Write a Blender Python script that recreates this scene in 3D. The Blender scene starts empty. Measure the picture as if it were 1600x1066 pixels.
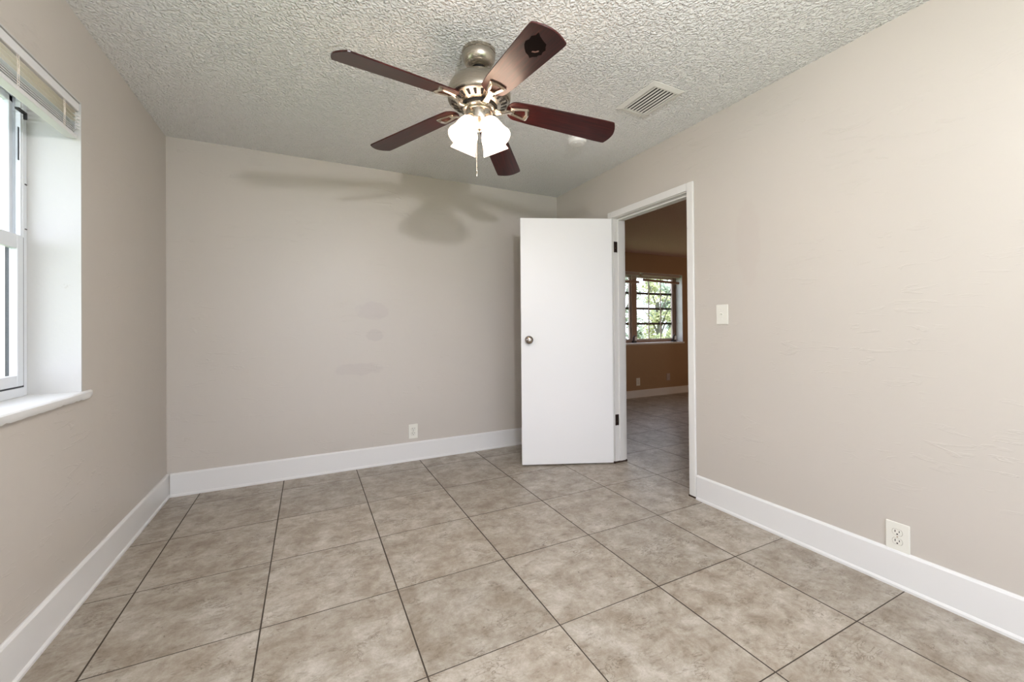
import bpy, bmesh, math, random
from mathutils import Vector, Matrix
random.seed(7)
sc = bpy.context.scene
PI = math.pi

# ---------------------------------------------------------------- camera
cam_d = bpy.data.cameras.new('camera')
cam = bpy.data.objects.new('camera', cam_d); sc.collection.objects.link(cam)
F_PX = 649.82
cam_d.sensor_fit = 'HORIZONTAL'; cam_d.sensor_width = 36.0
cam_d.lens = F_PX / 1600 * 36.0
cam_d.shift_x = -11.6 / 1600; cam_d.shift_y = -25.2 / 1600
cam_d.clip_start = 0.02; cam_d.clip_end = 200
yaw, pitch, roll = math.radians(26.925), math.radians(0.317), math.radians(-0.466)
fw = Vector((math.sin(yaw)*math.cos(pitch), math.cos(yaw)*math.cos(pitch), math.sin(pitch)))
rt = Vector((math.cos(yaw), -math.sin(yaw), 0)); up = rt.cross(fw)
r2 = rt*math.cos(roll) + up*math.sin(roll); u2 = -rt*math.sin(roll) + up*math.cos(roll)
mw = Matrix.Identity(4)
for i in range(3):
    mw[i][0] = r2[i]; mw[i][1] = u2[i]; mw[i][2] = -fw[i]
mw[0][3], mw[1][3], mw[2][3] = 0, 0, 1.127
cam.matrix_world = mw
sc.camera = cam

# ---------------------------------------------------------------- room numbers
XL, XR, YB, YN, H = -0.854, 2.254, 3.581, -1.0, 2.44
XR2 = 2.366                       # far face of the wall with the doorway
LX, LY, LH = 7.4, 5.03, 2.29      # the living room beyond it
DY0, DY1, DZ = 1.955, 2.708, 2.018 # doorway
WY0, WY1, WZ0, WZ1 = 1.15, 2.40, 0.87, 2.085   # bedroom window
NX0, NX1, NZ0, NZ1 = -0.35, 1.95, 0.25, 2.15     # unseen window behind the camera, added for its daylight
VX0, VX1, VZ0, VZ1 = 3.67, 5.65, 0.86, 1.98    # living room window

# ---------------------------------------------------------------- light
sc.view_settings.view_transform = 'Standard'; sc.view_settings.look = 'None'
sc.view_settings.gamma = 1.0; sc.view_settings.use_curve_mapping = False
sc.view_settings.exposure = -0.25
W = bpy.data.worlds.new('world'); sc.world = W; W.use_nodes = True
wn = W.node_tree.nodes; wl = W.node_tree.links
bg = wn['Background']
bg.inputs['Color'].default_value = (0.83, 0.855, 1.0, 1); bg.inputs['Strength'].default_value = 5.8

def light(name, kind, loc, energy, color, **kw):
    d = bpy.data.lights.new(name, kind); d.energy = energy; d.color = color
    for k, v in kw.items(): setattr(d, k, v)
    o = bpy.data.objects.new(name, d); o.location = loc; sc.collection.objects.link(o)
    return o
s = light('sun', 'SUN', (8, 4, 8), 9.0, (1, .95, .85), angle=math.radians(1))
s.rotation_euler = Vector((-0.6, 0.0, -0.8)).to_track_quat('-Z', 'Y').to_euler()
# camera flash held up beside the tripod
flash = light('flash', 'POINT', (0.47, 0.20, 2.05), 96, (.97, .965, 1.0), shadow_soft_size=0.04)
# table lamp standing somewhere in the living room, out of view
lamp = light('living_lamp', 'POINT', (6.5, 2.4, 1.3), 35, (1.0, .76, .56), shadow_soft_size=0.12)

# ---------------------------------------------------------------- materials
def lin(c):
    return tuple(((v/255)/12.92 if v/255 <= .04045 else ((v/255+.055)/1.055)**2.4) for v in c) + (1,)
def mat(name, rgb, rough=.5, metal=0., **kw):
    m = bpy.data.materials.new(name); m.use_nodes = True
    b = m.node_tree.nodes['Principled BSDF']
    b.inputs['Base Color'].default_value = lin(rgb); b.inputs['Roughness'].default_value = rough
    b.inputs['Metallic'].default_value = metal
    for k, v in kw.items(): b.inputs[k].default_value = v
    return m
def nodes(m): return m.node_tree.nodes, m.node_tree.links, m.node_tree.nodes['Principled BSDF']
def noise(N, L, vec, scale, detail=3, rough=.5, dist=0):
    n = N.new('ShaderNodeTexNoise'); n.inputs['Scale'].default_value = scale
    n.inputs['Detail'].default_value = detail; n.inputs['Roughness'].default_value = rough
    n.inputs['Distortion'].default_value = dist
    if vec is not None: L.new(vec, n.inputs['Vector'])
    return n
def ramp(N, L, fac, stops):
    r = N.new('ShaderNodeValToRGB'); e = r.color_ramp.elements
    while len(e) < len(stops): e.new(.5)
    for el, (p, c) in zip(e, stops):
        el.position = p; el.color = c if len(c) == 4 else (*c, 1)
    L.new(fac, r.inputs['Fac']); return r
def mapping(N, L, scale=(1, 1, 1), coord='Object', rot=(0, 0, 0)):
    t = N.new('ShaderNodeTexCoord'); mp = N.new('ShaderNodeMapping')
    mp.inputs['Scale'].default_value = scale; mp.inputs['Rotation'].default_value = rot
    L.new(t.outputs[coord], mp.inputs['Vector']); return mp
def bump(N, L, B, h, strength, dist, prev=None):
    b = N.new('ShaderNodeBump'); b.inputs['Strength'].default_value = strength
    b.inputs['Distance'].default_value = dist
    L.new(h, b.inputs['Height'])
    if prev is not None: L.new(prev.outputs['Normal'], b.inputs['Normal'])
    L.new(b.outputs['Normal'], B.inputs['Normal']); return b
def math_n(N, L, op, a, b=None, c=None):
    n = N.new('ShaderNodeMath'); n.operation = op
    for i, v in enumerate((a, b, c)):
        if v is None: continue
        if isinstance(v, (int, float)): n.inputs[i].default_value = v
        else: L.new(v, n.inputs[i])
    return n.outputs[0]
def mix(N, L, fac, a, b, blend='MIX'):
    n = N.new('ShaderNodeMix'); n.data_type = 'RGBA'; n.blend_type = blend
    if isinstance(fac, (int, float)): n.inputs[0].default_value = fac
    else: L.new(fac, n.inputs[0])
    for i, v in ((6, a), (7, b)):
        if isinstance(v, tuple): n.inputs[i].default_value = v
        else: L.new(v, n.inputs[i])
    return n.outputs[2]

def plaster(name, rgb, mark=.35):
    m = mat(name, rgb, .42); N, L, B = nodes(m)
    mp = mapping(N, L)
    n1 = noise(N, L, mp.outputs[0], 1.6, 4)
    c = mix(N, L, n1.outputs['Fac'], tuple(v*.965 for v in lin(rgb)[:3]) + (1,), lin(rgb))
    L.new(c, B.inputs['Base Color'])
    # trowel ridges: short stretched arcs in patches
    mp2 = mapping(N, L, (3.2, 3.2, 15), rot=(.1, .12, 0))
    n2 = noise(N, L, mp2.outputs[0], 1.6, 3, .55, 1.2)
    r2 = ramp(N, L, n2.outputs['Fac'], [(.0, (0, 0, 0)), (.60, (0, 0, 0)), (.66, (1, 1, 1)), (.70, (0, 0, 0))])
    n3 = noise(N, L, mp.outputs[0], 2.3, 2)
    r3 = ramp(N, L, n3.outputs['Fac'], [(.45, (0, 0, 0)), (.62, (1, 1, 1))])
    h = mix(N, L, 1.0, r2.outputs[0], r3.outputs[0], 'MULTIPLY')
    b1 = bump(N, L, B, h, mark, .004)
    n4 = noise(N, L, mp.outputs[0], 9, 2)
    bump(N, L, B, n4.outputs['Fac'], .25, .006, b1)
    return m
M = {}
def patched(name, rgb, spots):
    # plaster with a few rubbed touch-up marks: (centre, radii, colour)
    m = plaster(name, rgb); N, L, B = nodes(m)
    base = B.inputs['Base Color'].links[0].from_socket
    t = N.new('ShaderNodeTexCoord'); nz = noise(N, L, t.outputs['Object'], 14, 3)
    for (cx, cy, cz), (rx, ry, rz), col, amt in spots:
        mp = N.new('ShaderNodeMapping'); mp.vector_type = 'POINT'
        mp.inputs['Location'].default_value = (-cx/rx, -cy/ry, -cz/rz); mp.inputs['Scale'].default_value = (1/rx, 1/ry, 1/rz)
        L.new(t.outputs['Object'], mp.inputs['Vector'])
        ln = N.new('ShaderNodeVectorMath'); ln.operation = 'LENGTH'; L.new(mp.outputs[0], ln.inputs[0])
        d = math_n(N, L, 'ADD', ln.outputs['Value'], math_n(N, L, 'MULTIPLY', nz.outputs['Fac'], .9))
        rr = ramp(N, L, d, [(.0, (1, 1, 1)), (.95, (1, 1, 1))]); e = rr.color_ramp.elements
        f = math_n(N, L, 'LESS_THAN', d, 1.4)
        sm = N.new('ShaderNodeMapRange'); sm.inputs['From Min'].default_value = 1.5; sm.inputs['From Max'].default_value = 1.25
        sm.inputs['To Max'].default_value = amt; L.new(d, sm.inputs['Value'])
        base = mix(N, L, sm.outputs[0], base, lin(col))
    L.new(base, B.inputs['Base Color'])
    return m
M['wall'] = plaster('wall_greige', (200, 193, 184))
M['wall_living'] = plaster('wall_tan', (166, 137, 106))
def popcorn(name, rgb):
    m = mat(name, rgb, .85); N, L, B = nodes(m)
    mp = mapping(N, L)
    v = N.new('ShaderNodeTexVoronoi'); v.feature = 'SMOOTH_F1'; v.inputs['Scale'].default_value = 82
    v.inputs['Smoothness'].default_value = .6
    nz = noise(N, L, mp.outputs[0], 30, 2)
    wv = N.new('ShaderNodeVectorMath'); wv.operation = 'SCALE'; wv.inputs['Scale'].default_value = .035
    L.new(nz.outputs['Color'], wv.inputs[0])
    ad = N.new('ShaderNodeVectorMath'); ad.operation = 'ADD'
    L.new(mp.outputs[0], ad.inputs[0]); L.new(wv.outputs[0], ad.inputs[1]); L.new(ad.outputs[0], v.inputs['Vector'])
    r = ramp(N, L, v.outputs['Distance'], [(.15, (1, 1, 1)), (.62, (0, 0, 0))])
    n2 = noise(N, L, mp.outputs[0], 62, 4, .6)
    h = mix(N, L, .5, r.outputs[0], n2.outputs['Fac'])
    bump(N, L, B, h, 1.0, .014)
    return m
M['ceiling'] = popcorn('ceiling_popcorn', (238, 238, 237))
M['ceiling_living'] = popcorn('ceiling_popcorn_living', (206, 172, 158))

def tile():
    m = mat('stone_tile', (160, 150, 136), .32); N, L, B = nodes(m)
    t = N.new('ShaderNodeTexCoord'); sp = N.new('ShaderNodeSeparateXYZ'); L.new(t.outputs['Object'], sp.inputs[0])
    S, GX, GY = .50428, -.67007, 3.35845
    u = math_n(N, L, 'DIVIDE', math_n(N, L, 'SUBTRACT', sp.outputs[0], GX), S)
    w = math_n(N, L, 'DIVIDE', math_n(N, L, 'SUBTRACT', sp.outputs[1], GY), S)
    fu = math_n(N, L, 'FLOOR', u); fv = math_n(N, L, 'FLOOR', w)
    def dist(x):
        f = math_n(N, L, 'FRACT', x)
        return math_n(N, L, 'MINIMUM', f, math_n(N, L, 'SUBTRACT', 1.0, f))
    du, dv = dist(u), dist(w)
    gn = noise(N, L, t.outputs['Object'], 1.3, 1)
    wid = math_n(N, L, 'MULTIPLY_ADD', gn.outputs['Fac'], .0050, .0022)
    gu = math_n(N, L, 'LESS_THAN', du, math_n(N, L, 'ADD', wid, .0008))
    gv = math_n(N, L, 'LESS_THAN', dv, math_n(N, L, 'SUBTRACT', wid, .0006))
    g = math_n(N, L, 'MAXIMUM', gu, gv)
    cb = N.new('ShaderNodeCombineXYZ'); L.new(fu, cb.inputs[0]); L.new(fv, cb.inputs[1])
    wnz = N.new('ShaderNodeTexWhiteNoise'); wnz.noise_dimensions = '3D'; L.new(cb.outputs[0], wnz.inputs['Vector'])
    sc_ = N.new('ShaderNodeVectorMath'); sc_.operation = 'SCALE'; sc_.inputs['Scale'].default_value = 17.0
    L.new(wnz.outputs['Color'], sc_.inputs[0])
    ad = N.new('ShaderNodeVectorMath'); ad.operation = 'ADD'
    L.new(t.outputs['Object'], ad.inputs[0]); L.new(sc_.outputs[0], ad.inputs[1])
    n1 = noise(N, L, ad.outputs[0], 7.5, 12, .80, .2)
    base = ramp(N, L, n1.outputs['Fac'], [(.30, lin((128, 114, 98))), (.44, lin((156, 144, 129))), (.54, lin((174, 165, 152))), (.68, lin((202, 195, 185)))])
    mp = N.new('ShaderNodeMapping'); mp.inputs['Scale'].default_value = (1, 2.2, 1); mp.inputs['Rotation'].default_value = (0, 0, .5)
    L.new(ad.outputs[0], mp.inputs['Vector'])
    n2 = noise(N, L, mp.outputs[0], 14, 12, .78, .3)
    c = mix(N, L, .95, base.outputs[0], ramp(N, L, n2.outputs['Fac'], [(.30, (.50, .46, .41)), (.46, (.96, .96, .95)), (.60, (1.0, 1.0, 1.0)), (.72, (1.16, 1.16, 1.17))]).outputs[0], 'MULTIPLY')
    # hairline ridges and pits, kept to patches
    nr = noise(N, L, mp.outputs[0], 11, 5, .6, 1.4)
    rid = math_n(N, L, 'ABSOLUTE', math_n(N, L, 'SUBTRACT', nr.outputs['Fac'], .5))
    nm = noise(N, L, ad.outputs[0], 8, 2)
    pm = ramp(N, L, nm.outputs['Fac'], [(.52, (0, 0, 0)), (.62, (1, 1, 1))])
    rl = ramp(N, L, rid, [(.0, (1, 1, 1)), (.03, (0, 0, 0))])
    line = math_n(N, L, 'MULTIPLY', rl.outputs[0], math_n(N, L, 'MULTIPLY', pm.outputs[0], .8))
    c = mix(N, L, line, c, lin((112, 98, 82)))
    n3 = noise(N, L, ad.outputs[0], 38, 4, .6, .3)
    pit = ramp(N, L, n3.outputs['Fac'], [(.29, (1, 1, 1)), (.34, (0, 0, 0))])
    c = mix(N, L, math_n(N, L, 'MULTIPLY', pit.outputs[0], .6), c, lin((96, 80, 64)))
    vr = N.new('ShaderNodeMapRange'); L.new(wnz.outputs['Value'], vr.inputs['Value'])
    vr.inputs['To Min'].default_value = .92; vr.inputs['To Max'].default_value = 1.06
    cc = N.new('ShaderNodeVectorMath'); cc.operation = 'SCALE'; L.new(c, cc.inputs[0]); L.new(vr.outputs[0], cc.inputs['Scale'])
    c = mix(N, L, g, cc.outputs[0], lin((62, 52, 42)))
    L.new(c, B.inputs['Base Color'])
    rg = math_n(N, L, 'MULTIPLY_ADD', n3.outputs['Fac'], .22, .26)
    L.new(math_n(N, L, 'MAXIMUM', rg, math_n(N, L, 'MULTIPLY', g, .8)), B.inputs['Roughness'])
    b1 = bump(N, L, B, n2.outputs['Fac'], .12, .004)
    bump(N, L, B, math_n(N, L, 'SUBTRACT', 1.0, g), .6, .002, b1)
    return m
M['tile'] = tile()
M['trim'] = mat('white_trim_paint', (228, 227, 225), .35)
def worn(name, rgb):
    m = mat(name, rgb, .4); N, L, B = nodes(m); mp = mapping(N, L)
    n = noise(N, L, mp.outputs[0], 26, 4, .6)
    bump(N, L, B, n.outputs['Fac'], .25, .004)
    n2 = noise(N, L, mp.outputs[0], 7, 5, .7)
    r = ramp(N, L, n2.outputs['Fac'], [(.22, lin((160, 152, 140))), (.33, lin(rgb)), (1, lin(rgb))])
    L.new(r.outputs[0], B.inputs['Base Color'])
    return m
M['oldtrim'] = worn('old_white_paint', (226, 224, 220))
M['sill'] = worn('sill_paint', (228, 228, 226))
M['reveal'] = worn('darkened_reveal_paint', (200, 199, 196))  # sill white, darkened to offset the strong light on the reveal
M['door'] = mat('white_door_paint', (236, 235, 234), .38)
M['alu'] = mat('white_window_metal', (222, 226, 230), .35)
M['dark'] = mat('dark_gap', (24, 22, 20), .8)
M['rubber'] = mat('dark_seal', (48, 50, 54), .6)
M['plastic'] = mat('ivory_white_plastic', (230, 228, 218), .3)
M['plastic2'] = mat('white_plastic', (236, 236, 234), .35)
M['gap'] = mat('outlet_gap', (150, 142, 124), .6)
M['slot'] = mat('outlet_slot', (40, 32, 26), .6)
M['blind'] = mat('blind_white', (226, 226, 226), .45)
M['cream'] = mat('blind_cream', (226, 214, 200), .45)
M['taupe'] = mat('taupe_frame', (150, 122, 106), .45)
M['taupe_light'] = mat('pale_frame', (176, 160, 152), .45)
M['bars'] = mat('dark_bars', (34, 30, 32), .5)
M['vent'] = mat('vent_paint', (222, 220, 214), .45)
M['hinge'] = mat('old_hinge_metal', (78, 66, 60), .4, .8)
M['rot'] = mat('damp_wood', (58, 42, 32), .9)
def nickel():
    m = mat('brushed_nickel', (178, 170, 158), .22, 1.0); N, L, B = nodes(m)
    mp = mapping(N, L, (1, 1, 60)); n = noise(N, L, mp.outputs[0], 14, 2)
    L.new(math_n(N, L, 'MULTIPLY_ADD', n.outputs['Fac'], .16, .18), B.inputs['Roughness'])
    tg = N.new('ShaderNodeTangent'); tg.direction_type = 'RADIAL'; tg.axis = 'Z'
    L.new(tg.outputs[0], B.inputs['Tangent']); B.inputs['Anisotropic'].default_value = .5
    return m
M['nickel'] = nickel()
M['knob'] = mat('worn_knob_metal', (150, 140, 130), .2, 1.0)
M['brightnickel'] = mat('polished_nickel', (222, 212, 196), .16, 1.0)
def mahogany():
    m = mat('mahogany_blade', (92, 38, 32), .28); N, L, B = nodes(m)
    mp = mapping(N, L, (3, 55, 3)); n = noise(N, L, mp.outputs[0], 2.2, 5, .6, .4)
    r = ramp(N, L, n.outputs['Fac'], [(.3, lin((36, 11, 11))), (.55, lin((60, 20, 18))), (.75, lin((80, 30, 26)))])
    L.new(r.outputs[0], B.inputs['Base Color'])
    B.inputs['Specular IOR Level'].default_value = .33
    return m
M['blade'] = mahogany()
M['sticker'] = mat('sticker_residue', (20, 9, 8), .9, **{'Specular IOR Level': .1})
M['residue'] = mat('sticker_scrap', (150, 110, 100), .6)
def glow(name, rgb, strength):
    m = mat(name, (255, 252, 245), .3); N, L, B = nodes(m)
    B.inputs['Emission Color'].default_value = lin(rgb); B.inputs['Emission Strength'].default_value = strength
    return m
M['shade'] = glow('lit_frosted_glass', (255, 219, 192), 9.5)
M['bulb'] = glow('lit_bulb', (255, 243, 226), 20.0)
def glass():
    m = bpy.data.materials.new('window_glass'); m.use_nodes = True; N = m.node_tree.nodes; L = m.node_tree.links
    N.remove(N['Principled BSDF']); out = N['Material Output']
    t = N.new('ShaderNodeBsdfTransparent'); g = N.new('ShaderNodeBsdfGlossy'); g.inputs['Roughness'].default_value = .03
    lw = N.new('ShaderNodeLayerWeight'); lw.inputs['Blend'].default_value = .5; mx = N.new('ShaderNodeMixShader'); t.inputs[0].default_value = (.93, .95, .95, 1)
    f5 = math_n(N, L, 'POWER', lw.outputs['Facing'], 5.0)
    L.new(math_n(N, L, 'MULTIPLY_ADD', f5, .9, .03), mx.inputs[0]); L.new(t.outputs[0], mx.inputs[1]); L.new(g.outputs[0], mx.inputs[2]); L.new(mx.outputs[0], out.inputs[0])
    return m
M['glass'] = glass()
def leafm(name, a, b):
    m = mat(name, a, .5); N, L, B = nodes(m); mp = mapping(N, L)
    n = noise(N, L, mp.outputs[0], 4, 3)
    r = ramp(N, L, n.outputs['Fac'], [(.35, lin(a)), (.65, lin(b))]); L.new(r.outputs[0], B.inputs['Base Color'])
    return m
M['leaf1'] = leafm('leaf_yellow_green', (150, 164, 112), (200, 204, 150))
M['leaf2'] = leafm('leaf_green', (128, 150, 126), (172, 186, 160))
M['bark'] = mat('bark', (96, 98, 86), .9)
def grassm():
    m = mat('lawn', (120, 140, 90), .9); N, L, B = nodes(m); mp = mapping(N, L)
    n = noise(N, L, mp.outputs[0], 8, 5); r = ramp(N, L, n.outputs['Fac'], [(.3, lin((96, 118, 70))), (.7, lin((150, 165, 110)))])
    L.new(r.outputs[0], B.inputs['Base Color']); return m
M['grass'] = grassm()
M['stucco'] = mat('neighbour_stucco', (232, 232, 230), .8)

# ---------------------------------------------------------------- mesh helpers
def box(bm, x0, x1, y0, y1, z0, z1, mtx=None):
    vs = [bm.verts.new((x, y, z)) for z in (z0, z1) for y in (y0, y1) for x in (x0, x1)]
    for f in ((0, 2, 3, 1), (4, 5, 7, 6), (0, 1, 5, 4), (2, 6, 7, 3), (0, 4, 6, 2), (1, 3, 7, 5)):
        bm.faces.new([vs[i] for i in f])
    if mtx is not None: bmesh.ops.transform(bm, matrix=mtx, verts=vs)
    return vs
def lathe(bm, prof, seg=40, mtx=None, cap=True):
    rings = []; allv = []
    for r, z in prof:
        ring = [bm.verts.new((r*math.cos(2*PI*k/seg), r*math.sin(2*PI*k/seg), z)) for k in range(seg)]
        rings.append(ring); allv += ring
    for a, b in zip(rings, rings[1:]):
        for k in range(seg):
            bm.faces.new((a[k], a[(k+1) % seg], b[(k+1) % seg], b[k]))
    if cap:
        bm.faces.new(rings[0][::-1]); bm.faces.new(rings[-1])
    if mtx is not None: bmesh.ops.transform(bm, matrix=mtx, verts=allv)
    return allv
def tube(bm, pts, r, seg=10):
    pts = [Vector(p) for p in pts]; rings = []
    rr = r if isinstance(r, (list, tuple)) else [r]*len(pts)
    for i, p in enumerate(pts):
        d = (pts[min(i+1, len(pts)-1)] - pts[max(i-1, 0)]).normalized()
        a = d.orthogonal().normalized() if i == 0 else (pa - d*pa.dot(d)).normalized()
        pa = a; b = d.cross(a)
        rings.append([bm.verts.new(p + (a*math.cos(2*PI*k/seg) + b*math.sin(2*PI*k/seg))*rr[i]) for k in range(seg)])
    for a, b in zip(rings, rings[1:]):
        for k in range(seg): bm.faces.new((a[k], a[(k+1) % seg], b[(k+1) % seg], b[k]))
    bm.faces.new(rings[0][::-1]); bm.faces.new(rings[-1])
def prism(bm, outline, z0, z1, mtx=None):
    n = len(outline)
    lo = [bm.verts.new((x, y, z0)) for x, y in outline]; hi = [bm.verts.new((x, y, z1)) for x, y in outline]
    bm.faces.new(lo[::-1]); bm.faces.new(hi)
    for k in range(n): bm.faces.new((lo[k], lo[(k+1) % n], hi[(k+1) % n], hi[k]))
    if mtx is not None: bmesh.ops.transform(bm, matrix=mtx, verts=lo+hi)
    return lo+hi
def obj(name, bm, m, parent=None, bevel=0, smooth=False, loc=None, rotz=0, seg=2):
    bmesh.ops.recalc_face_normals(bm, faces=bm.faces[:])
    me = bpy.data.meshes.new(name); bm.to_mesh(me); bm.free()
    me.materials.append(m)
    o = bpy.data.objects.new(name, me); sc.collection.objects.link(o)
    if parent is not None: o.parent = parent
    if loc is not None: o.location = loc
    if rotz: o.rotation_euler = (0, 0, rotz)
    if smooth:
        me.shade_smooth()
        md = o.modifiers.new('split', 'EDGE_SPLIT'); md.split_angle = math.radians(38)
    if bevel:
        md = o.modifiers.new('bevel', 'BEVEL'); md.width = bevel; md.segments = seg; md.limit_method = 'ANGLE'
        md.angle_limit = math.radians(40)
    return o
def boxes(name, lst, m, parent=None, **kw):
    bm = bmesh.new()
    for b in lst: box(bm, *b)
    return obj(name, bm, m, parent, **kw)
def struct(o): o['kind'] = 'structure'; return o
def thing(name, label, cat, loc=(0, 0, 0), rotz=0, group=None):
    o = bpy.data.objects.new(name, None); sc.collection.objects.link(o)
    o.location = loc; o.rotation_euler = (0, 0, rotz); o.empty_display_size = .1
    o['label'] = label; o['category'] = cat
    if group: o['group'] = group
    return o
def sempty(name, loc=(0, 0, 0), rotz=0):
    o = bpy.data.objects.new(name, None); sc.collection.objects.link(o)
    o.location = loc; o.rotation_euler = (0, 0, rotz); o.empty_display_size = .1; return struct(o)

# ---------------------------------------------------------------- the shell
T = .30
TL = .215
struct(boxes('floor', [(XL-T, LX+.2, YN-T, LY+.20, -.12, 0)], M['tile']))
struct(boxes('ceiling', [(XL-T, XR2, YN-T, YB+.12, H, H+.1)], M['ceiling']))
struct(boxes('ceiling_living', [(XR2, LX+.2, YN-T, LY+.20, LH, LH+.25), (XL-T, XR2, YB+.12, LY+.20, LH, LH+.25)], M['ceiling_living']))
g = .006  # linings sit on the rough opening
struct(boxes('wall_left', [(XL-TL, XL, YN-T, WY0-g, 0, H), (XL-TL, XL, WY1+g, YB+.12, 0, H),
                           (XL-TL, XL, WY0-g, WY1+g, 0, WZ0-.012), (XL-TL, XL, WY0-g, WY1+g, WZ1+g, H)], M['wall']))
M['wall_back'] = patched('wall_greige_marked', (200, 193, 184), [
    ((.47, YB, 1.27), (.13, .2, .075), (190, 181, 176), .55), ((.49, YB, 1.07), (.07, .2, .05), (186, 178, 172), .5), ((.36, YB, .80), (.19, .2, .05), (188, 180, 174), .5)])
M['wall_right'] = patched('wall_greige_smudged', (200, 193, 184), [((XR, 1.53, 1.62), (.2, .075, .26), (194, 184, 176), .35)])
struct(boxes('wall_back', [(XL, XR, YB, YB+.12, 0, H)], M['wall_back']))
struct(boxes('wall_near', [(XL, NX0, YN-T, YN, 0, H), (NX1, XR, YN-T, YN, 0, H), (NX0, NX1, YN-T, YN, 0, NZ0), (NX0, NX1, YN-T, YN, NZ1, H)], M['wall']))
J = .02  # jamb thickness
struct(boxes('wall_right', [(XR, XR2-.004, YN-T, DY0-J, 0, H), (XR, XR2-.004, DY1+J, YB+.12, 0, H), (XR, XR2-.004, DY0-J, DY1+J, DZ+J, H)], M['wall_right']))
# living side skin of the same wall and the other living room walls
struct(boxes('wall_hall', [(XR2-.004, XR2, YN-T, DY0-J, 0, LH), (XR2-.004, XR2, DY1+J, YB+.12, 0, LH), (XR2-.004, XR2, DY0-J, DY1+J, DZ+J, LH)], M['wall_living']))
struct(boxes('wall_living_far', [(XL-T, VX0-g, LY, LY+.20, 0, LH), (VX1+g, LX+.2, LY, LY+.20, 0, LH),
                            (VX0-g, VX1+g, LY, LY+.20, 0, VZ0-.02), (VX0-g, VX1+g, LY, LY+.20, VZ1+g, LH)], M['wall_living']))
struct(boxes('wall_living_right', [(LX, LX+.2, YN-T, LY, 0, LH)], M['wall_living']))
struct(boxes('wall_living_near', [(XR2, LX, YN-T, YN, 0, LH)], M['wall_living']))
struct(boxes('wall_living_left', [(XL-TL, XL, YB+.12, LY, 0, LH)], M['wall_living']))

# baseboards: a flat board, bevelled top, small shoe at the floor
def baseboard(name, p0, p1, nrm, h=.157, t=.013, m='trim'):
    p0, p1, n = Vector(p0), Vector(p1), Vector(nrm)
    prof = [(0, 0), (t+.007, 0), (t+.007, .010), (t+.003, .016), (t, .018), (t, h-.010), (t-.004, h-.003), (t-.008, h), (0, h)]
    bm = bmesh.new()
    a = [bm.verts.new((p0.x+n.x*d, p0.y+n.y*d, z)) for d, z in prof]
    b = [bm.verts.new((p1.x+n.x*d, p1.y+n.y*d, z)) for d, z in prof]
    k = len(prof)
    for i in range(k): bm.faces.new((a[i], a[(i+1) % k], b[(i+1) % k], b[i]))
    bm.faces.new(a[::-1]); bm.faces.new(b)
    return struct(obj(name, bm, M[m]))
CW = .056  # casing width
baseboard('baseboard_left', (XL, YN), (XL, YB), (1, 0))
baseboard('baseboard_back', (XL+.02, YB), (XR-.02, YB), (0, -1))
baseboard('baseboard_right', (XR, YN), (XR, DY0-CW-.004), (-1, 0))
baseboard('baseboard_right_far', (XR, DY1+CW+.004), (XR, YB), (-1, 0))
baseboard('baseboard_near', (XL+.02, YN), (XR-.02, YN), (0, 1))
baseboard('baseboard_living', (XR2+.02, LY), (LX, LY), (0, -1), h=.115)
baseboard('baseboard_hall', (XR2, YN), (XR2, DY0-CW-.004), (1, 0), h=.115)

# ---------------------------------------------------------------- doorway trim
tr = sempty('trim_1', (XR, DY0, 0))
def ch(name, lst, m, par, **kw):
    """boxes given in world coordinates, parented under par"""
    o = boxes(name, lst, m, par, **kw); o.matrix_parent_inverse = Matrix.Translation(-Vector(par.location)); return o
for s, (xa, xb) in enumerate(((XR-.016, XR), (XR2, XR2+.016))):
    ch('casing', [(xa, xb, DY0-CW, DY0-.004, .012, DZ+CW)], M['oldtrim'], tr, bevel=.005)
    ch('casing', [(xa, xb, DY1+.004, DY1+CW, .012, DZ+CW)], M['oldtrim'], tr, bevel=.005)
    ch('head_casing', [(xa-.001, xb+.001, DY0-.004, DY1+.004, DZ+.004, DZ+CW)], M['oldtrim'], tr, bevel=.004)
ch('jamb', [(XR-.001, XR2+.001, DY0-J, DY0, .012, DZ+J)], M['oldtrim'], tr, bevel=.002)
ch('jamb', [(XR-.001, XR2+.001, DY1, DY1+J, .012, DZ+J)], M['oldtrim'], tr, bevel=.002)
ch('head_jamb', [(XR-.001, XR2+.001, DY0, DY1, DZ, DZ+J)], M['oldtrim'], tr, bevel=.002)
ch('door_stop', [(XR+.042, XR2-.012, DY0, DY0+.011, .014, DZ)], M['oldtrim'], tr, bevel=.003)
ch('door_stop', [(XR+.042, XR2-.012, DY1-.011, DY1, .014, DZ)], M['oldtrim'], tr, bevel=.003)
ch('door_stop', [(XR+.042, XR2-.012, DY0+.011, DY1-.011, DZ-.011, DZ)], M['oldtrim'], tr, bevel=.003)
ch('rotted_foot', [(XR-.013, XR2+.012, DY0-CW+.004, DY0+.004, 0, .013)], M['rot'], tr, bevel=.003)
ch('rotted_foot', [(XR-.013, XR2+.012, DY1-.006, DY1+CW-.004, 0, .013)], M['rot'], tr, bevel=.003)

# ---------------------------------------------------------------- door leaf
hx, hy = 2.226, 2.696
ang = math.atan2(2.995-hy, 1.536-hx)
DL = math.hypot(2.995-hy, 1.536-hx)
d1 = sempty('door_1', (hx, hy, 0), ang)
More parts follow.
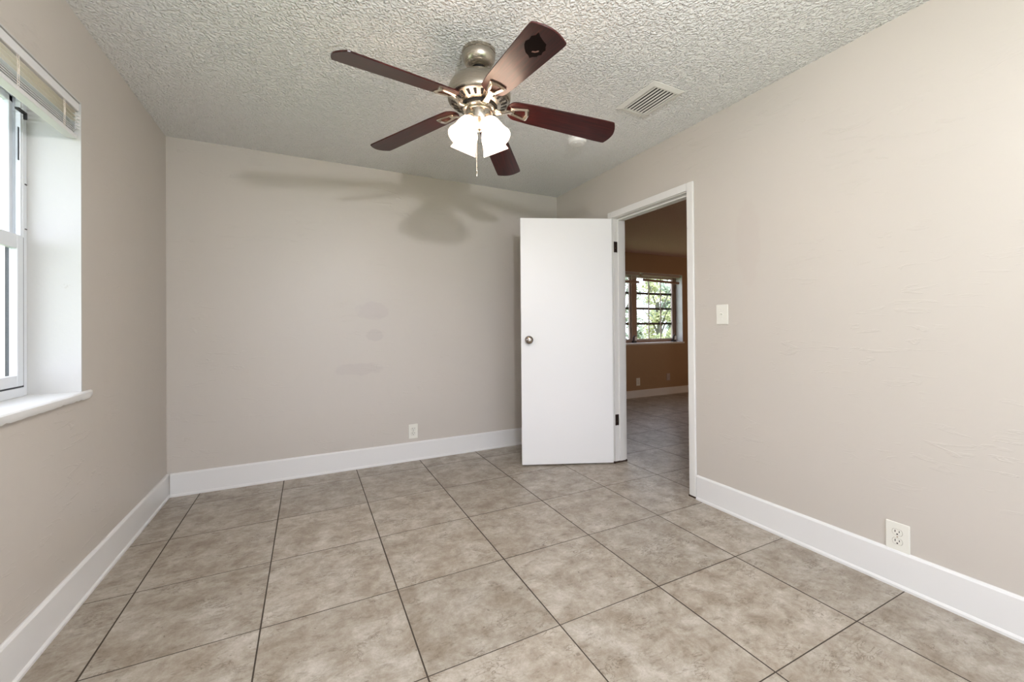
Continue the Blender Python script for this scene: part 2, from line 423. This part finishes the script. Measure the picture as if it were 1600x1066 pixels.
# local +x runs along the leaf; the face towards the camera is local +y
boxes('door_leaf', [(0, DL, -.035, 0, .012, 2.013)], M['door'], d1, bevel=.0025)
def knob(side):
    bm = bmesh.new()
    rot = Matrix.Rotation(-PI/2*side, 4, 'X')
    prof = [(.033, 0), (.033, .003), (.029, .008), (.013, .011), (.012, .026), (.018, .031), (.027, .037), (.0305, .046), (.029, .055), (.022, .061), (.010, .0625), (.009, .061), (.0001, .061)]
    lathe(bm, prof, 32, Matrix.Translation((DL-.063, 0 if side > 0 else -.035, 1.024)) @ rot)
    o = obj('door_knob', bm, M['knob'], d1, smooth=True); return o
for s in (1, -1): knob(s)
boxes('latch_plate', [(DL-.0005, DL+.0015, -.029, -.006, .995, 1.053)], M['nickel'], d1)
hinges = []
for z in (1.74, .31):
    # knuckle on the far corner with one leaf on the jamb
    bm = bmesh.new(); lathe(bm, [(.006, 0), (.006, .089)], 14, Matrix.Translation((-.006, -.04, z)))
    obj('hinge_knuckle', bm, M['hinge'], d1, smooth=True)
    ch('hinge_leaf', [(XR+.002, XR+.036, DY1-.0035, DY1+.0005, z, z+.089)], M['hinge'], tr)
    ch('hinge_screw', [(XR+.012, XR+.02, DY1-.005, DY1-.003, z+.03, z+.038)], M['brightnickel'], tr)

# ---------------------------------------------------------------- bedroom window (left)
w1 = sempty('window_1', (XL, WY0, WZ0))
XF = -1.012   # room-side face of the window frame
ch('reveal', [(XF-.06, XL+.001, WY1, WY1+g, WZ0-.01, WZ1), (XF-.06, XL+.001, WY0-g, WY0, WZ0-.01, WZ1), (XF-.06, XL+.001, WY0-g, WY1+g, WZ1, WZ1+g)], M['reveal'], w1)
ch('window_sill', [(XF-.06, XL, WY0, WY1, WZ0-.03, WZ0)], M['sill'], w1)
bm = bmesh.new(); prev = None; ys = [WY0-.07+(WY1+.072-WY0+.07)*k/70 for k in range(71)]
for k, y in enumerate(ys):
    j = random.uniform(-.0012, .0012); ch_ = .004*(random.random() < .12); e = (1-min(1, min(k, 70-k)/2))*.012
    q = [bm.verts.new(v) for v in ((XL-.002, y, WZ0), (XL+.016-e, y, WZ0+.001), (XL+.0235-e+j, y, WZ0-.004), (XL+.024-e+j, y, WZ0-.018+ch_), (XL+.017-e, y, WZ0-.031+ch_+j), (XL-.002, y, WZ0-.032))]
    if prev:
        for i in range(6): bm.faces.new((prev[i], prev[(i+1) % 6], q[(i+1) % 6], q[i]))
    else: bm.faces.new(q[::-1])
    prev = q
bm.faces.new(prev)
o = obj('sill_nosing', bm, M['sill'], w1, smooth=True); o.matrix_parent_inverse = Matrix.Translation(-Vector(w1.location))
# aluminium single-hung frame
fx0, fx1 = XF-.05, XF
ch('window_frame', [(fx0, fx1, WY1-.03, WY1-.001, WZ0, WZ1), (fx0, fx1, WY0+.001, WY0+.03, WZ0, WZ1),
                    (fx0, fx1, WY0+.03, WY1-.03, WZ1-.03, WZ1), (fx0, fx1+.006, WY0+.03, WY1-.03, WZ0, WZ0+.035)], M['alu'], w1, bevel=.003)
ch('weather_seal', [(fx0+.002, fx1+.002, WY1-.034, WY1-.0295, WZ0+.035, 1.50), (fx0+.002, fx1+.001, WY0+.0295, WY1-.0295, WZ0+.035, WZ0+.041)], M['rubber'], w1)
MZ = 1.505
# upper sash (outer), lower sash (inner)
sy0, sy1 = WY0+.034, WY1-.034
ch('upper_sash', [(fx0+.004, fx0+.024, sy1-.022, sy1, MZ, WZ1-.03), (fx0+.004, fx0+.024, sy0, sy0+.022, MZ, WZ1-.03),
                  (fx0+.004, fx0+.024, sy0, sy1, WZ1-.055, WZ1-.03), (fx0+.004, fx0+.024, sy0, sy1, MZ-.03, MZ)], M['alu'], w1, bevel=.002)
ls = ch('lower_sash', [(fx1-.02, fx1+.004, sy1-.04, sy1, WZ0+.041, MZ), (fx1-.02, fx1+.004, sy0, sy0+.04, WZ0+.041, MZ),
                  (fx1-.02, fx1+.004, sy0+.04, sy1-.04, MZ-.055, MZ), (fx1-.02, fx1+.004, sy0+.04, sy1-.04, WZ0+.041, WZ0+.085)], M['alu'], w1, bevel=.003)
ch('glass_pane', [(fx0+.012, fx0+.015, sy0+.02, sy1-.02, MZ-.01, WZ1-.05)], M['glass'], w1)
ch('glass_pane', [(fx1-.012, fx1-.009, sy0+.038, sy1-.038, WZ0+.08, MZ-.05)], M['glass'], w1)
ch('jamb_track', [(fx1-.016, fx1-.002, sy1-.006, sy1+.004, MZ, WZ1-.03)], M['alu'], w1)
ch('sash_latch', [(fx1-.004, fx1+.010, WY1-.075, WY1-.02, 1.995, 2.003), (fx1-.004, fx1+.010, WY1-.026, WY1-.02, 1.975, 1.998)], M['bars'], w1, bevel=.002)
ch('balance_slot', [(fx1-.0005, fx1+.0015, WY1-.062, WY1-.055, 1.80, 1.93)], M['rubber'], w1)
ch('frame_screw', [(fx1-.001, fx1+.003, WY1-.018, WY1-.008, 1.715, 1.719), (fx1-.001, fx1+.003, WY1-.018, WY1-.008, 1.535, 1.539)], M['hinge'], w1)

# raised mini blind in the top of the opening
bl = thing('window_blind', 'white mini blind pulled all the way up in the window on the left grey wall', 'window blind', (XL-.028, (WY0+WY1)/2, WZ1))
by0, by1 = WY0+.006-(WY0+WY1)/2, WY1-.006-(WY0+WY1)/2
def bb(name, lst, m, **kw): return boxes(name, lst, M[m], bl, **kw)
bb('headrail', [(-.016, .026, by0, by1, -.036, -.002)], 'blind', bevel=.003)
zs = -.045
for k in range(4):
    bm = bmesh.new()
    rows = []
    for j in range(5):
        u = -1 + j*.5
        rows.append((.0+u*.0125*1.5, .0035*(1-u*u)))
    hi = []
    for (x, z) in rows: hi.append([bm.verts.new((x+.003, y, zs+z)) for y in (by0, by1)])
    lo = []
    for (x, z) in rows: lo.append([bm.verts.new((x+.003, y, zs+z-.0012)) for y in (by0, by1)])
    for a in (hi, lo):
        for p, q_ in zip(a, a[1:]): bm.faces.new((p[0], p[1], q_[1], q_[0]))
    for i in (0, -1): bm.faces.new((hi[i][0], hi[i][1], lo[i][1], lo[i][0]))
    obj('slat', bm, M['cream' if k < 3 else 'blind'], bl, smooth=True)
    zs -= .0165
st = []
z = zs + .006
for k in range(7):
    st.append((-.017, .014-.003*(k % 2), by0+.002*(k % 2), by1-.003*(k % 3), z-.0018, z)); z -= .0044
sb = bb('slat_stack', st, 'blind')
bb('bottom_rail', [(-.014, .022, by0+.004, by1-.004, z-.018, z-.001)], 'blind', bevel=.004)
zb = z-.018
for yy in (2.28, 1.985, 1.5):
    y = yy-(WY0+WY1)/2
    bm = bmesh.new()
    for dy in (-.005, .005):
        tube(bm, [(.0235, y+dy, -.036), (.025, y+dy, -.07), (.0235, y+dy+.002, zb+.012)], .0008, 6)
        tube(bm, [(-.018, y+dy, -.036), (-.018, y+dy, zb+.012)], .0008, 6)
    tube(bm, [(.024, y-.005, -.055), (.026, y, -.062), (.024, y+.005, -.07), (.026, y-.002, -.085), (.024, y+.003, -.10)], .0010, 6)
    obj('ladder_cord', bm, M['cream'], bl, smooth=True)
# folded cord bunched at the near end
bm = bmesh.new()
for k in range(5):
    zz = -.05-.014*k; tube(bm, [(.021, by1-.02, zz), (.028, by1-.004, zz-.004), (.023, by1-.026, zz-.010)], .0022, 6)
obj('slat_clip', bm, M['plastic2'], bl, smooth=True)

# ---------------------------------------------------------------- unseen window behind the camera, added and sized to bring daylight in
w3 = sempty('added_window_3', (NX0, YN, NZ0))
ch('window_frame', [(NX0, NX0+.04, YN-.2, YN-.15, NZ0, NZ1), (NX1-.04, NX1, YN-.2, YN-.15, NZ0, NZ1), (NX0+.04, NX1-.04, YN-.2, YN-.15, NZ0, NZ0+.04),
                    (NX0+.04, NX1-.04, YN-.2, YN-.15, NZ1-.04, NZ1), (NX0+.04, NX1-.04, YN-.2, YN-.15, 1.46, 1.5)], M['alu'], w3)
ch('glass_pane', [(NX0+.04, NX1-.04, YN-.18, YN-.177, NZ0+.04, 1.46), (NX0+.04, NX1-.04, YN-.18, YN-.177, 1.5, NZ1-.04)], M['glass'], w3)
ch('window_sill', [(NX0-.04, NX1+.04, YN, YN+.02, NZ0-.03, NZ0)], M['sill'], w3)

# ---------------------------------------------------------------- living room window
w2 = sempty('window_2', (VX0, LY, VZ0))
YF = 5.165
ch('reveal', [(VX1, VX1+g, LY-.001, YF+.06, VZ0-.02, VZ1), (VX0-g, VX0, LY-.001, YF+.06, VZ0-.02, VZ1), (VX0-g, VX1+g, LY-.001, YF+.06, VZ1, VZ1+g)], M['sill'], w2)
ch('window_sill', [(VX0-.03, VX1+.03, LY-.018, LY, VZ0-.028, VZ0), (VX0, VX1, LY, YF+.06, VZ0-.02, VZ0)], M['sill'], w2, bevel=.004)
cxm = 4.70
ch('window_frame', [(VX0, VX0+.05, YF, YF+.06, VZ0, VZ1), (VX1-.05, VX1, YF, YF+.06, VZ0, VZ1),
                    (VX0+.05, VX1-.05, YF, YF+.06, VZ1-.035, VZ1), (VX0+.05, VX1-.05, YF, YF+.06, VZ0, VZ0+.03), (cxm-.05, cxm+.05, YF-.012, YF+.06, VZ0+.03, VZ1-.035)], M['taupe'], w2, bevel=.003)
for (a, b) in ((VX0+.05, cxm-.05), (cxm+.05, VX1-.05)):
    sa = ch('casement_sash', [(a, a+.028, YF+.01, YF+.045, VZ0+.03, VZ1-.035), (b-.028, b, YF+.01, YF+.045, VZ0+.03, VZ1-.035),
                         (a+.028, b-.028, YF+.01, YF+.045, VZ0+.03, VZ0+.058), (a+.028, b-.028, YF+.01, YF+.045, VZ1-.063, VZ1-.035)], M['taupe_light'], w2, bevel=.002)
    za, zb_ = VZ0+.058, VZ1-.063
    ch('glass_pane', [(a+.028, b-.028, YF+.027, YF+.030, za, zb_)], M['glass'], w2)
    hs = [(a+.028, b-.028, YF+.035, YF+.05, za+(zb_-za)*k/4-.018, za+(zb_-za)*k/4+.018) for k in (1, 2, 3)]
    ch('cross_bars', hs, M['bars'], w2)
    ww = b-a-.056
    ch('muntins', [(a+.028+ww*k/3-.008, a+.028+ww*k/3+.008, YF+.012, YF+.022, za, zb_) for k in (1, 2)], M['taupe_light'], w2)
for cx in (cxm-.02, VX1-.09):
    bm = bmesh.new()
    box(bm, cx-.03, cx+.03, YF-.05, YF-.005, VZ0, VZ0+.03)
    tube(bm, [(cx-.02, YF-.03, VZ0+.03), (cx-.025, YF-.045, VZ0+.09), (cx-.01, YF-.06, VZ0+.12)], .011, 8)
    o = obj('window_crank', bm, M['bars'], w2); o.matrix_parent_inverse = Matrix.Translation(-Vector(w2.location))
    ch('crank_cover', [(cx-.002, cx+.034, YF-.058, YF-.05, VZ0+.035, VZ0+.10)], M['plastic2'], w2, bevel=.004)

def lblind(x0, x1, zr, tilt, label, nsl):
    b = thing('window_blind', label, 'window blind', ((x0+x1)/2, LY+.03, VZ1), 0, 'living room blinds')
    w = (x1-x0)/2
    boxes('headrail', [(-w, w, -.012, .03, -.04, -.002)], M['taupe_light'], b, bevel=.002)
    m = Matrix.Translation((0, 0, zr-VZ1)) @ Matrix.Rotation(tilt, 4, 'Y')
    bm = bmesh.new(); box(bm, -w+.01, w-.01, -.012, .014, -.019, .019, m); obj('bottom_rail', bm, M['taupe'], b, bevel=.003)
    for xx in (-w*.7, 0, w*.7):
        bm = bmesh.new(); tube(bm, [(xx, 0, -.04), (xx, 0, zr-VZ1-tilt*xx)], .0015, 5)
        obj('lift_cord', bm, M['cream'], b)
    for k in range(nsl):
        zz = -.052-.014*k
        boxes('slat', [(-w+.01, w-.01, -.011, .013, zz, zz+.0016)], M['taupe_light'], b)
lblind(cxm+.10, VX1-.03, 1.862, .03, 'raised blind on the right half of the far brown room window, bottom rail tilted', 0)
lblind(VX0+.02, cxm+.03, 1.832, .0, 'blind on the left half of the far brown room window, a few slats showing', 4)

# ---------------------------------------------------------------- plates
def oval(w, h, n=24, flat=.72):
    pts = []
    for k in range(n):
        a = 2*PI*k/n; x = w*math.cos(a); y = h*math.sin(a)
        pts.append((x, max(-h*flat, min(h*flat, y))))
    return pts
def plate_base(t, w=.08, h=.121, m='plastic'):
    bm = bmesh.new(); box(bm, -w/2, w/2, -.006, 0, -h/2, h/2)
    return obj('cover_plate', bm, M[m], t, bevel=.003, seg=3)
def outlet(loc, rotz, label, w=.08, m='plastic', group='power outlets low on the walls'):
    t = thing('wall_outlet', label, 'outlet', loc, rotz, group)
    plate_base(t, w, m=m)
    R = Matrix.Rotation(PI/2, 4, 'X')
    for s in (1, -1):
        bm = bmesh.new(); prism(bm, oval(.0172, .0172), .006, .0075, Matrix.Translation((0, 0, s*.0195)) @ R)
        rc = obj('receptacle', bm, M[m], t, bevel=.0006)
        bm = bmesh.new(); zc = s*.0195
        box(bm, -.0085, -.0057, -.0080, -.0074, zc-.001, zc+.0085); box(bm, .0057, .0085, -.0080, -.0074, zc+.0005, zc+.008)
        lathe(bm, [(.0030, 0), (.0030, .0006)], 12, Matrix.Translation((0, -.0074, zc-.0075)) @ R)
        obj('socket_slots', bm, M['slot'], rc)
        bm = bmesh.new()
        ring = [(x*1.07, y*1.07) for x, y in oval(.0172, .0172)]
        prism(bm, ring, .0058, .0062, Matrix.Translation((0, 0, zc)) @ R)
        obj('receptacle_gap', bm, M['gap'], rc)
    bm = bmesh.new(); lathe(bm, [(.003, 0), (.003, .001)], 12, Matrix.Translation((0, -.006, 0)) @ R)
    obj('cover_screw', bm, M['brightnickel'], t)
    return t
outlet((XR, .864, .2145), PI/2*-1, 'large white power outlet touching the baseboard of the right wall', .083)
outlet((.7935, YB, .247), 0, 'small white power outlet above the baseboard of the back wall', .077)
outlet((4.654, LY, .245), 0, 'power outlet left of the blank plate below the far room window', .077)
bp = thing('wall_plate', 'dim blank wall plate to the right of the outlet in the far brown room', 'wall plate', (5.308, LY, .285))
boxes('cover_plate', [(-.038, .038, -.006, 0, -.058, .058)], M['taupe_light'], bp, bevel=.002)
for z in (.03, -.036): boxes('cover_screw', [(-.003, .003, -.0075, -.005, z, z+.006)], M['plastic'], bp)
sw = thing('light_switch', 'white toggle light switch on the right wall beside the doorway', 'light switch', (XR, 1.70, 1.194), -PI/2)
plate_base(sw)
boxes('toggle_collar', [(-.0055, .0055, -.0072, -.005, -.0125, .0125)], M['plastic'], sw, bevel=.0006)
bm = bmesh.new(); box(bm, -.0042, .0042, -.012, .002, -.0045, .0045, Matrix.Translation((0, -.006, .004)) @ Matrix.Rotation(math.radians(-28), 4, 'X'))
obj('toggle', bm, M['plastic'], sw, bevel=.001)
for z in (.03, -.03):
    bm = bmesh.new(); lathe(bm, [(.003, 0), (.003, .0012)], 12, Matrix.Translation((0, -.006, z)) @ Matrix.Rotation(PI/2, 4, 'X'))
    obj('cover_screw', bm, M['plastic'], sw)

# ---------------------------------------------------------------- ceiling vent and detector
vx0, vx1, vy0, vy1 = 1.652, 1.882, 1.640, 1.955
vt = thing('ceiling_vent', 'white rectangular louvred air vent in the ceiling', 'air vent', ((vx0+vx1)/2, (vy0+vy1)/2, H))
hw, hl = (vx1-vx0)/2, (vy1-vy0)/2; b_ = .032
bm = bmesh.new()
o4 = [(-hw, -hl), (hw, -hl), (hw, hl), (-hw, hl)]; i4 = [(-hw+b_, -hl+b_), (hw-b_, -hl+b_), (hw-b_, hl-b_), (-hw+b_, hl-b_)]
lv = []
for pts, z in ((o4, -.002), (o4, -.006), ([(x*.97, y*.97) for x, y in i4] and [(x*1.12, y*1.08) for x, y in i4], -.013), (i4, -.013), (i4, -.002)):
    lv.append([bm.verts.new((x, y, z)) for x, y in pts])
for a, b in zip(lv, lv[1:]):
    for k in range(4): bm.faces.new((a[k], a[(k+1) % 4], b[(k+1) % 4], b[k]))
for k in range(4): bm.faces.new((lv[-1][k], lv[-1][(k+1) % 4], lv[0][(k+1) % 4], lv[0][k]))
obj('vent_frame', bm, M['vent'], vt)
boxes('duct_shade_plate', [(-hw+b_-.001, hw-b_+.001, -hl+b_-.001, hl-b_+.001, -.002, -.0005)], M['dark'], vt)  # flat dark plate, its colour stands for the shade inside the duct
n = 7
for k in range(n):
    x = -hw+b_+(2*(hw-b_))*(k+.55)/n
    bm = bmesh.new()
    box(bm, -.0044, .0044, -hl+b_+.003, hl-b_-.003, -.0006, .0006, Matrix.Translation((x, 0, -.0095)) @ Matrix.Rotation(math.radians(24), 4, 'Y'))
    obj('louvre', bm, M['vent'], vt)
sd = thing('smoke_detector', 'round white smoke detector on the ceiling beyond the vent', 'smoke detector', (1.685, 2.40, H))
bm = bmesh.new(); lathe(bm, [(.066, 0), (.066, -.010), (.063, -.012)], 40); obj('mounting_base', bm, M['plastic2'], sd, smooth=True)
bm = bmesh.new(); lathe(bm, [(.062, -.012), (.063, -.022), (.058, -.031), (.045, -.036), (.043, -.034), (.038, -.034), (.036, -.038), (.0001, -.039)], 40)
cv = obj('detector_cover', bm, M['plastic2'], sd, smooth=True)
bm = bmesh.new(); lathe(bm, [(.007, -.038), (.007, -.041)], 16, Matrix.Translation((-.018, -.01, 0))); obj('test_button', bm, M['vent'], cv, smooth=True)

# ---------------------------------------------------------------- ceiling fan
AX, AY = .731, 1.843
fan = thing('ceiling_fan', 'five-blade ceiling fan with dark mahogany blades, nickel motor and lit glass shades', 'ceiling fan', (AX, AY, H))
fan.scale = (1.032, 1.032, 1.032)
Zf = lambda z: z-2.4015
def lz(name, prof, m, seg=56, par=fan, mtx=None, **kw):
    bm = bmesh.new(); lathe(bm, [(r, Zf(z)) for r, z in prof], seg, mtx); return obj(name, bm, M[m], par, smooth=True, **kw)
lz('canopy', [(.077, 2.4015), (.077, 2.388), (.0745, 2.386), (.0745, 2.3835), (.0765, 2.382), (.0755, 2.372), (.071, 2.356), (.062, 2.341), (.049, 2.330), (.036, 2.325), (.031, 2.327)], 'nickel')
lz('downrod', [(.0125, 2.37), (.0125, 2.27)], 'nickel', 24)
lz('rod_collar', [(.026, 2.332), (.026, 2.320), (.018, 2.314)], 'dark', 24)
mh = lz('motor_housing', [(.018, 2.300), (.030, 2.298), (.034, 2.290), (.070, 2.286), (.098, 2.275), (.122, 2.256), (.138, 2.230), (.1455, 2.203), (.1455, 2.186), (.142, 2.172), (.1385, 2.169), (.136, 2.167), (.086, 2.147), (.078, 2.146), (.0001, 2.146)], 'nickel', 72)
# dark vent slots around the underside
for k in range(24):
    a = 2*PI*k/24
    bm = bmesh.new()
    m = Matrix.Rotation(a, 4, 'Z') @ Matrix.Translation((.1135, 0, Zf(2.158))) @ Matrix.Rotation(math.radians(-21.8), 4, 'Y')
    prism(bm, [(-.014, -.0045), (.013, -.0075), (.015, -.005), (.015, .005), (.013, .0075), (-.014, .0045)], -.0012, .002, m)
    obj('vent_slot', bm, M['dark'], mh)
lz('motor_gap', [(.083, 2.149), (.083, 2.139)], 'dark')
lz('flywheel', [(.072, 2.142), (.077, 2.139), (.077, 2.130), (.072, 2.125), (.062, 2.124)], 'brightnickel')
sh = lz('switch_housing', [(.058, 2.128), (.0625, 2.124), (.0625, 2.120), (.0605, 2.118), (.0605, 2.078), (.058, 2.073), (.045, 2.068), (.030, 2.062), (.024, 2.052), (.020, 2.042), (.010, 2.034), (.0001, 2.032)], 'nickel', 48)

# blades: five copies of one blade with its iron
BZ = 2.163
def blade_outline():
    pts = []
    r0, r1, w0, w1 = .128, .640, .056, .0705
    n = 12
    for k in range(n+1):   # rounded root
        a = PI/2 + PI*k/n; pts.append((r0+.05+.05*math.cos(a), w0*math.sin(a)))
    pts += [(r0+.12, -w0-.005), (r1-.05, -w1), (r1-.010, -w1)]
    for k in range(9):
        t = -1+2*k/8; pts.append((r1+.020*(1-t*t)+.003*(1-abs(t)), w1*t*.97))
    pts += [(r1-.010, w1), (r1-.05, w1), (r0+.12, w0+.005)]
    return pts
tiltm = Matrix.Identity(4)
def make_blade():
    bm = bmesh.new(); prism(bm, blade_outline(), 0, .0062, tiltm)
    b = obj('blade', bm, M['blade'], fan, bevel=.0012)
    # iron: curved arm from the flywheel to an open trapezoid frame under the blade
    bm = bmesh.new()
    P = [(.068, 0, -.022), (.088, 0, -.030), (.110, 0, -.028), (.130, 0, -.016), (.150, 0, -.006), (.165, 0, -.0055)]
    prev = None
    for i, (x, y, z) in enumerate(P):
        w = [.019, .016, .011, .010, .013, .017][i]; t = .0045
        q = [bm.verts.new((x, s*w, z+u*t)) for s, u in ((-1, -.4), (-.5, -1), (.5, -1), (1, -.4), (1, 1), (-1, 1))]
        if prev:
            for k in range(6): bm.faces.new((prev[k], prev[(k+1) % 6], q[(k+1) % 6], q[k]))
        else: bm.faces.new(q[::-1])
        prev = q
    bm.faces.new(prev)
    xo0, xo1, a0, a1 = .146, .230, .022, .038
    outer = [(xo0, -a0), (xo1-.006, -a1), (xo1, -a1*.85), (xo1+.006, 0), (xo1, a1*.85), (xo1-.006, a1), (xo0, a0)]
    inner = [(xo0+.016, -a0*.45), (xo1-.020, -a1*.58), (xo1-.016, -a1*.5), (xo1-.012, 0), (xo1-.016, a1*.5), (xo1-.020, a1*.58), (xo0+.016, a0*.45)]
    rings = []
    for pts, z in ((outer, -.0005), (outer, -.0055), ([(o[0]*.6+i[0]*.4, o[1]*.6+i[1]*.4) for o, i in zip(outer, inner)], -.0095), (inner, -.006), (inner, -.0005)):
        rings.append([bm.verts.new(tiltm @ Vector((x, y, z))) for x, y in pts])
    for a, b2 in zip(rings, rings[1:] + rings[:1]):
        for k in range(7): bm.faces.new((a[k], a[(k+1) % 7], b2[(k+1) % 7], b2[k]))
    ir = obj('blade_iron', bm, M['brightnickel'], b, smooth=True)
    return b
def copytree(o, parent):
    c = o.copy(); sc.collection.objects.link(c); c.parent = parent
    for k in [x for x in bpy.data.objects if x.parent == o]: copytree(k, c)
    return c
b0 = make_blade()
# each blade hangs a little differently: azimuth, pitch, droop
spots = [(269.4, -12.6, 7.4), (52.0, -6, 8.6), (124.5, -9.5, 6.5), (197.7, -14.0, 6.1), (344.2, -14.3, 7.8)]
copies = [copytree(b0, fan) for _ in spots[1:]]
for b, (az, pi_, dr) in zip([b0]+copies, spots):
    mm = Matrix.Rotation(math.radians(az), 4, 'Z') @ Matrix.Rotation(math.radians(dr), 4, 'Y') @ Matrix.Rotation(math.radians(pi_), 4, 'X')
    b.rotation_euler = mm.to_euler(); b.location = (0, 0, Zf(BZ))
b0['label'] = 'blade with a dark peeled sticker patch near its tip'
# sticker patch on the blade nearest the camera
def on_blade(pts, z0, z1, name, m):
    pts = [(.543+(x-.543)*1.35, y*1.35-.002) for x, y in pts]
    bm = bmesh.new(); prism(bm, pts, z0, z1, tiltm); return obj(name, bm, m, b0)
patch = [(.496, .010), (.506, .014), (.516, .022), (.524, .022), (.532, .027), (.545, .024), (.556, .026), (.566, .020), (.577, .016), (.582, .004), (.590, -.010), (.600, -.020), (.586, -.020), (.574, -.027), (.560, -.025), (.547, -.029), (.534, -.026), (.520, -.018), (.508, -.008), (.503, .003)]
on_blade(patch, -.0006, .0002, 'sticker_patch', M['sticker'])
on_blade([(.522, .002), (.527, .010), (.536, .015), (.542, .015), (.541, .012), (.533, .009), (.528, .002)], -.0009, -.0003, 'sticker_scrap', M['residue'])

# light kit: four arms and bell shades
view_az = math.degrees(math.atan2(-AY, -AX))
def make_shade(az):
    a = math.radians(az); tilt = math.radians(30)
    hub = Vector((.020*math.cos(a), .020*math.sin(a), Zf(2.052)))
    m = Matrix.Translation((0.046*math.cos(a), .046*math.sin(a), Zf(2.082))) @ Matrix.Rotation(a, 4, 'Z') @ Matrix.Rotation(-tilt, 4, 'Y')
    bm = bmesh.new()
    lathe(bm, [(.019, .006), (.022, 0), (.022, -.022), (.019, -.026)], 24, m); 
    hold = obj('shade_holder', bm, M['nickel'], fan, smooth=True)
    prof = [(.022, -.018), (.029, -.022), (.036, -.032), (.043, -.048), (.047, -.068), (.050, -.090), (.056, -.112), (.0625, -.130), (.0600, -.1305), (.0535, -.112), (.0475, -.090), (.0445, -.068), (.040, -.048), (.033, -.034), (.0001, -.026)]
    bm = bmesh.new(); lathe(bm, prof, 40, m, cap=False)
    obj('glass_shade', bm, M['shade'], hold, smooth=True)
    bm = bmesh.new(); lathe(bm, [(.012, -.03), (.014, -.05), (.026, -.075), (.029, -.09), (.026, -.104), (.014, -.114), (.0001, -.117)], 24, m)
    obj('light_bulb', bm, M['bulb'], hold, smooth=True)
for k in range(4): make_shade(view_az+45+90*k)
def chain(x, y, z0, z1, fob):
    bm = bmesh.new()
    nb = int((z0-z1)/.006)
    tube(bm, [(x, y, Zf(z0)), (x, y, Zf(z1))], .0009, 6)
    for k in range(nb): lathe(bm, [(.0004, .0018), (.0018, 0), (.0004, -.0018)], 6, Matrix.Translation((x, y, Zf(z0-.006*k))))
    if fob: lathe(bm, [(.001, 0), (.003, -.006), (.0036, -.018), (.002, -.026)], 12, Matrix.Translation((x, y, Zf(z1))))
    obj('pull_chain', bm, M['brightnickel'], fan, smooth=True)
chain(-.024, -.024, 2.06, 1.84, True)

# ---------------------------------------------------------------- outdoors
gr = boxes('ground', [(-12, XL-T-.01, -12, 14, -.35, -.25), (XL-T-.01, 16, LY+.21, 16, -.35, -.25), (XL-T-.01, 16, -12, YN-T-.01, -.35, -.25)], M['grass'])
struct(gr)
nb = thing('neighbour_wall', 'pale stucco wall standing outside beyond the left window', 'wall', (-4.2, 4.6, -.25))
boxes('wall_face', [(-.1, .1, -3.0, 6, 0, 2.6)], M['stucco'], nb)
def tree(loc, r, h, nleaf, m, label, trunk_h):
    t = thing('garden_tree', label, 'tree', loc, 0, 'trees outside the far window')
    bm = bmesh.new()
    tube(bm, [(0, 0, 0), (.03, .02, trunk_h*.6), (0, .05, trunk_h)], [.09, .07, .04], 10)
    for k in range(7):
        a = k*2.4; L_ = r*.6
        tube(bm, [(0, .03, trunk_h*(.5+.06*k)), (L_*.4*math.cos(a), L_*.5*math.sin(a), trunk_h*(.6+.07*k)+.2), (L_*math.cos(a), L_*math.sin(a), trunk_h*(.6+.1*k)+.45)], [.035, .02, .008], 6)
    obj('trunk', bm, M['bark'], t, smooth=True)
    bm = bmesh.new()
    clumps = [(Vector((random.uniform(-.68, .68)*r, random.uniform(-.68, .68)*r, h*.5+random.uniform(-.45, .45)*h)), random.uniform(.16, .30)*r) for _ in range(34)]
    for i in range(nleaf):
        c, cr = random.choice(clumps)
        d = Vector((random.gauss(0, 1), random.gauss(0, 1), random.gauss(0, 1))).normalized()
        p = c + d*cr*random.uniform(.5, 1.05)
        L_ = random.uniform(.05, .10); w = L_*.33
        ax = Vector((random.uniform(-1, 1), random.uniform(-1, 1), random.uniform(-.9, .3))).normalized(); sd_ = ax.orthogonal().normalized(); nn = ax.cross(sd_)
        v = [bm.verts.new(p), bm.verts.new(p+ax*L_*.5+sd_*w+nn*.006), bm.verts.new(p+ax*L_), bm.verts.new(p+ax*L_*.5-sd_*w+nn*.006)]
        bm.faces.new((v[0], v[1], v[2])); bm.faces.new((v[0], v[2], v[3]))
    obj('foliage', bm, m, t)
tree((8.1, 7.95, -.25), .72, 3.0, 5200, M['leaf1'], 'sunlit yellow-green tree in the middle of the far window', 2.0)
tree((9.62, 9.0, -.25), .74, 3.5, 5200, M['leaf2'], 'bluish green tree at the right edge of the far window', 2.4)
tree((6.6, 7.7, -.25), .70, 3.2, 4200, M['leaf2'], 'pale green tree seen through the left half of the far window', 2.2)
